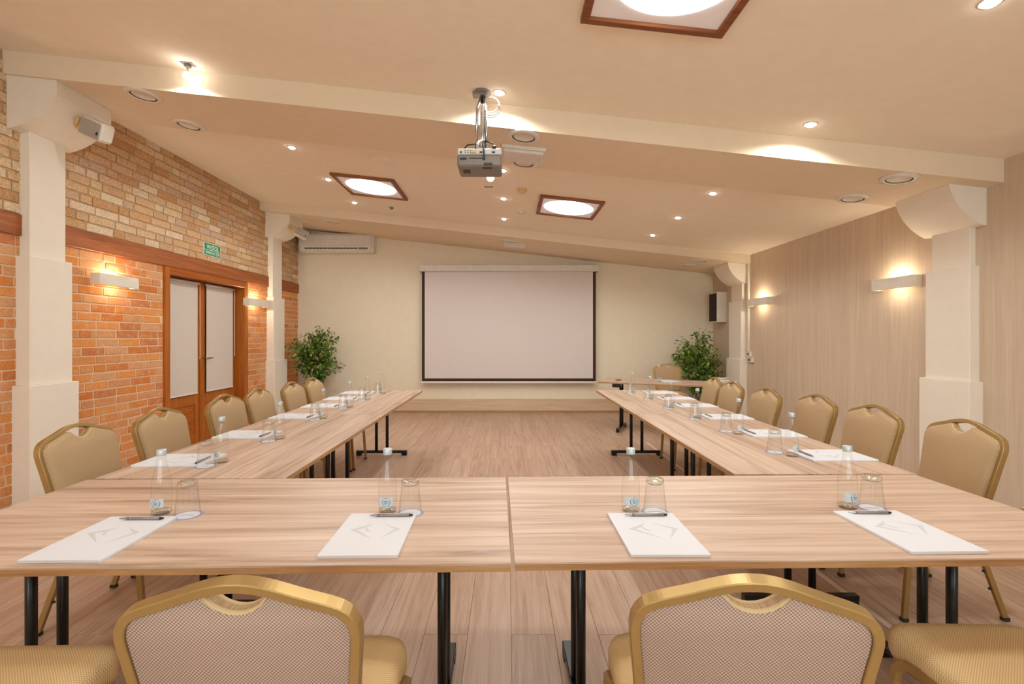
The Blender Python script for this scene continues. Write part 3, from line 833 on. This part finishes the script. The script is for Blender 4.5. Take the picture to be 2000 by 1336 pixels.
def make_chair():
    r = thing('banquet_chair', '', 'chair', (0, 0, 0), 0, 'gold framed banquet chairs')
    # seat
    def seat_ring(ins, z):
        pts = []
        corners = [(.222, .278, .075), (-.222, .278, .075), (-.200, -.205, .05), (.200, -.205, .05)]
        for k, (cx, cy, rr) in enumerate(corners):
            sx = 1 if cx > 0 else -1; sy = 1 if cy > 0 else -1
            ox, oy = cx-sx*rr, cy-sy*rr; a0 = {0: 0, 1: pi/2, 2: pi, 3: 3*pi/2}[k]
            for i in range(7):
                a = a0+(pi/2)*i/6; pts.append((ox+(rr-ins)*cos(a), oy+(rr-ins)*sin(a)+(.018*(1-(ox/.22)**2) if cy > 0 else 0), z))
        return pts
    MB().rings([seat_ring(.02, .405), seat_ring(.006, .41), seat_ring(0, .425), seat_ring(0, .46), seat_ring(.006, .478), seat_ring(.022, .49), seat_ring(.06, .497)]).build('seat', 'fabric_seat', r)
    MB().rings([seat_ring(.012, .392), seat_ring(.012, .406)], smooth=False).build('seat_base', 'gold_frame', r)
    # backrest
    def cr(ins, n): return [(x, back_y(z, n), z) for x, z in cushion_outline(ins)]
    bk = MB(); bk.rings([cr(.004, -.010), cr(0, -.006), cr(0, .026), cr(.005, .036), cr(.016, .043)])
    bo = bk.build('backrest', 'fabric_front', r)
    bo.data.materials.append(M['fabric_back'])
    for p in bo.data.polygons:
        if p.normal.y < -.5: p.material_index = 1
    nt = [p for p in cushion_outline(0) if abs(p[0]) < .064 and p[1] > .8]
    for n_ in (-.002, .026):
        pp = MB().tube([(x, back_y(z, n_), z-.002) for x, z in nt], .0055, 8); pp.build('piping', 'piping', bo)
    fr_ = outline(.009)
    path = [(x, back_y(z), z) for x, z in fr_]
    path = [(.180, back_y(.40), .40)]+path+[(-.180, back_y(.40), .40)]
    MB().tube(path, 0, ref=(0, 1, .226), square=(.0145, .0095)).build('back_frame', 'gold_frame', r)
    for sx in (1, -1):
        fl_ = MB().tube([(sx*.222, .228, .012), (sx*.226, .205, .36), (sx*.226, .195, .40), (sx*.222, .165, .425), (sx*.215, .12, .43)], 0, ref=(1, 0, 0), square=(.010, .0125)).build('leg', 'gold_frame', r)
        MB().box(sx*.222-.013, sx*.222+.013, .228-.015, .228+.015, 0, .018, .002).build('foot_cap', 'dark_plastic', fl_)
        bl = MB().tube([(sx*.217, -.262, .012), (sx*.21, -.16, .30), (sx*.2, -.11, .40)], 0, ref=(1, 0, 0), square=(.010, .0125)).build('leg', 'gold_frame', r)
        MB().box(sx*.217-.013, sx*.217+.013, -.262-.015, -.262+.015, 0, .018, .002).build('foot_cap', 'dark_plastic', bl)
        for z in (.15, .235):
            yy = -.262+(z-.012)/.288*.102
            MB().tube([(sx*.21, yy+.012, z), (sx*.21, yy+.022, z)], .006, 8).build('bumper', 'dark_plastic', bl)
        MB().tube([(sx*.215, .13, .43), (sx*.208, -.05, .43), (sx*.196, -.19, .432)], 0, ref=(0, 0, 1), square=(.011, .009)).build('side_rail', 'gold_frame', r)
    return r
ch0 = make_chair(); used = [False]
def chair(x, y, rz, label, group):
    if not used[0]:
        used[0] = True; ch0.location = (x, y, 0); ch0.rotation_euler = (0, 0, rz); ch0['label'] = label; ch0['group'] = group; return ch0
    return dup(ch0, (x, y, 0), rz, label, group)
ordn = ['first', 'second', 'third', 'fourth', 'fifth', 'sixth']
for i, (x, y, rz_) in enumerate(((-1.885, 2.46, 0), (-1.86, 3.01, .02), (-1.86, 3.69, -.03), (-1.85, 4.18, .02), (-1.81, 4.74, 0), (-1.80, 5.235, .02))):
    chair(x, y, -pi/2+rz_, '%s banquet chair along the brick wall, counted from the camera' % ordn[i], 'chairs along the left table row')
for i, (x, y, rz_) in enumerate(((2.14, 2.58, 0), (2.075, 3.12, .04), (2.075, 3.70, .02), (1.95, 4.18, 0), (1.93, 4.77, 0), (1.95, 5.27, -.05))):
    chair(x, y, pi/2+rz_, '%s banquet chair along the wallpaper wall, counted from the camera' % ordn[i], 'chairs along the right table row')
chair(-.50, 1.172, .03, 'foreground chair left of centre, woven back turned to the camera', 'chairs on the near side')
chair(.487, 1.175, -.12, 'foreground chair right of centre, woven back turned to the camera', 'chairs on the near side')
chair(-1.30, 1.13, .03, 'chair at the bottom left corner, only its seat in view', 'chairs on the near side')
chair(1.365, 1.235, -.03, 'chair at the bottom right corner, only its seat in view', 'chairs on the near side')
chair(2.56, 7.66, pi-.12, 'lone banquet chair behind the slanted back table', 'chair at the back table')

# ------------------------------------------------------------------ place settings
def make_pad():
    r = tag(MB().box(-.117, .117, -.17, .17, 0, .009, .0008).build('notepad', 'paper'), '', 'notepad', 'notepads laid out on the tables')
    for k in range(1): pass
    def flat(poly): return [(-.117+.234*u, .17-.34*v) for u, v in poly]
    b = MB()
    P1 = [(.18, .42), (.46, .28), (.40, .40), (.27, .43), (.52, .62), (.54, .66)]
    for poly in ([(.17, .44), (.45, .30), (.38, .385), (.26, .44), (.29, .46), (.17, .44)][:5],
                 [(.17, .44), (.29, .455), (.55, .66)],
                 [(.45, .30), (.38, .385), (.47, .50), (.40, .47), (.36, .385)][:5],
                 [(.57, .29), (.87, .43), (.79, .435)],
                 [(.87, .43), (.79, .435), (.66, .66)]):
        b.prism(flat(poly), lambda x, y: (x, y, .0088), lambda x, y: (x, y, .0094))
    b.build('printed_emblem', 'logo_grey', r)
    return r
def make_pen():
    r = thing('ballpoint_pen', '', 'pen', (0, 0, 0), 0, 'pens on the notepads')
    def ax(prof): 
        m = MB().lathe(prof, 10); m.v = [(z, y, x+.0052) for x, y, z in m.v]; return m
    ax([(.0048, -.05), (.0052, 0), (.0050, .064)]).build('barrel', 'pen_barrel', r)
    ax([(.0010, -.075), (.0042, -.052), (.0050, -.045)]).build('tip', 'chrome', r)
    ax([(.0054, -.036), (.0054, -.033)]).build('ring', 'chrome', r)
    ax([(.0050, .062), (.0050, .068), (.0035, .069), (.0035, .076)]).build('push_button', 'black_metal', r)
    MB().box(.03, .066, -.0015, .0015, .0098, .0116).build('clip', 'chrome', r)
    return r
def make_bottle():
    r = thing('water_bottle', '', 'bottle', (0, 0, 0), 0, 'glass water bottles')
    prof = [(.0315, .012), (.0325, .05), (.033, .085), (.0315, .11), (.0275, .135), (.0215, .162), (.0165, .185), (.0142, .205), (.0142, .216)]
    MB().lathe(prof, 28, cap0=False, cap1=False).build('glass_body', 'thin_glass', r)
    MB().lathe([(.026, 0), (.0305, .003), (.0315, .012), (.024, .016), (.004, .019)], 28).build('glass_foot', 'solid_glass', r)
    MB().lathe([(.0155, .212), (.0160, .214), (.0160, .230), (.0145, .2335), (.0, .2335)], 24, cap1=False).build('cap', 'bottle_cap', r)
    lab = MB(); rs = []
    n = 13; a0, a1 = -pi/2-1.15, -pi/2+.75
    ring = lambda z, rr: [(rr*cos(a0+(a1-a0)*i/(n-1)), rr*sin(a0+(a1-a0)*i/(n-1)), z) for i in range(n)]
    lab.rings([ring(.030, .0334), ring(.062, .0337)], closed=False, cap=False).build('label', 'bottle_label', r)
    em = MB(); c0 = -pi/2
    def disc(rad, dr):
        pts = []
        for i in range(20):
            t_ = 2*pi*i/20; u = rad*cos(t_); pts.append(((.0334+dr)*cos(c0+u/.0334), (.0334+dr)*sin(c0+u/.0334), .046+rad*sin(t_)))
        return pts
    em.add(disc(.0155, .0006), [tuple(range(20))]); em.build('emblem', 'bottle_blue', r)
    e2 = MB(); e2.add(disc(.0125, .0009), [tuple(range(20))]); e2.build('emblem_centre', 'bottle_label', r)
    e3 = MB()
    for i, (u0, u1, dz) in enumerate(((-.008, .008, .002), (-.007, .007, -.003), (-.005, .005, -.007))):
        e3.add([((.0350)*cos(c0+u/.0334), (.0350)*sin(c0+u/.0334), .046+z) for u, z in ((u0, dz), (u1, dz), (u1, dz+.0025), (u0, dz+.0025))], [(0, 1, 2, 3)])
    e3.build('label_print', 'bottle_blue', r)
    return r
def make_glass():
    r = thing('drinking_glass', '', 'glass', (0, 0, 0), 0, 'upturned drinking glasses')
    MB().lathe([(.0415, .0), (.0395, .03), (.0345, .075), (.0325, .108)], 28, cap0=False, cap1=False).lathe([(.0395, .0), (.0375, .03), (.0325, .075), (.0300, .104)], 28, cap0=False, cap1=False).build('glass_wall', 'thin_glass', r)
    MB().lathe([(.0415, 0), (.0395, .0)], 28, cap0=False, cap1=False).build('rim', 'solid_glass', r)
    MB().lathe([(.0, .102), (.026, .103), (.0300, .108), (.0325, .110), (.0318, .120), (.028, .123), (.012, .1205), (0, .120)], 28, cap0=False, cap1=False).build('glass_base', 'solid_glass', r)
    return r
def make_coaster():
    r = thing('paper_coaster', '', 'coaster', (0, 0, 0), 0, 'paper coasters under the glasses')
    n = 48; pts = [((.0485+.0018*cos(i*2*pi/4))*cos(2*pi*i/n), (.0485+.0018*cos(i*2*pi/4))*sin(2*pi*i/n)) for i in range(n)]
    MB().prism(pts, lambda x, y: (x, y, 0), lambda x, y: (x, y, .0010)).build('scalloped_edge', 'doily_edge', r)
    MB().lathe([(.040, .0008), (.040, .0014)], 40, smooth=False).build('coaster_face', 'paper', r)
    b = MB()
    for i in range(9): b.box(-.024+i*.0056, -.0205+i*.0056, -.003-(abs(i-4)*.0005), .0025-(abs(i-4)*.0005), .0012, .0017)
    b.build('printed_word', 'doily_text', r)
    return r
protos = [make_pad(), make_pen(), make_bottle(), make_glass(), make_coaster()]
made = [False]
def setting(place, pad, bottle, glass, rz, pen_off=.0):
    """pad=(x,y), bottle=(x,y), glass=(x,y); rz turns the setting to face its chair"""
    px, py = pad
    u = Vector((cos(rz), sin(rz))); v = Vector((-sin(rz), cos(rz)))
    pen = Vector((px, py)) + u*(.012+pen_off) + v*.135
    locs = ((px, py, TZ), (pen.x, pen.y, TZ+.0092), (bottle[0], bottle[1], TZ), (glass[0], glass[1], TZ+.0015), (glass[0], glass[1], TZ))
    rots = (rz, rz+random.uniform(-.05, .05), rz*.35+random.uniform(-.25, .25), random.uniform(0, 6), random.uniform(-.1, .1)+rz)
    labs = ('white notepad with faint grey emblem, %s', 'grey metal ballpoint pen on the notepad, %s', 'clear glass water bottle with silver cap, %s',
            'upturned clear drinking glass, %s', 'round scalloped paper coaster under the glass, %s')
    for i, p in enumerate(protos):
        lb = labs[i] % place
        if not made[0]:
            p.location = locs[i]; p.rotation_euler = (0, 0, rots[i]); p['label'] = lb
        else:
            dup(p, locs[i], rots[i], lb)
    made[0] = True
setting('leftmost on the front tables', (-1.277, 1.563), (-1.258, 1.785), (-1.150, 1.765), .02, .0)
setting('second from left on the front tables', (-.438, 1.593), (-.438, 1.80), (-.352, 1.785), .02, .02)
setting('third from left on the front tables', (.479, 1.598), (.457, 1.808), (.544, 1.80), 0, .0)
setting('rightmost on the front tables', (1.309, 1.62), (1.282, 1.845), (1.37, 1.84), .02, -.02)
lb_ = ((2.54, 2.51, -1.46), (3.20, 3.085, -1.428), (3.93, 3.86, -1.447), (4.52, 4.47, -1.434), (5.05, 5.02, -1.427), (5.56, 5.56, -1.41))
for i, (yp, yb, xb) in enumerate(lb_):
    setting('%s on the left row' % ordn[i], (-1.69, yp), (xb, yb), (xb-.035, yb-.078), -pi/2+random.uniform(-.03, .03), .02)
rb_ = ((2.64, 2.64, 1.535), (3.235, 3.24, 1.533), (3.90, 3.87, 1.505), (4.54, 4.45, 1.49), (5.06, 5.03, 1.473), (5.58, 5.60, 1.437))
for i, (yp, yb, xb) in enumerate(rb_):
    setting('%s on the right row' % ordn[i], (1.745, yp), (xb, yb), (xb-.045, yb+.085 if i < 2 else yb-.06), pi/2+random.uniform(-.03, .03), -.01)
# back table items
cx_, cy_ = 2.42, 7.1
dup(protos[0], (2.30, 7.0, TZ+.001), pi+.2, 'white notepad on the slanted back table')
dup(protos[2], (2.16, 6.95, TZ), 2.6, 'glass water bottle on the slanted back table')
ph = thing('desk_phone', 'small cream box at the right end of the back table', 'phone', (2.95, 6.72, TZ+.001), .3)
MB().box(-.08, .08, -.07, .07, 0, .05, .01).build('phone_base', 'white_plastic', ph)
MB().tube([(-.09, -.02, .07), (0, -.02, .062), (.09, -.02, .07)], .016, 8).build('handset', 'white_plastic', ph)
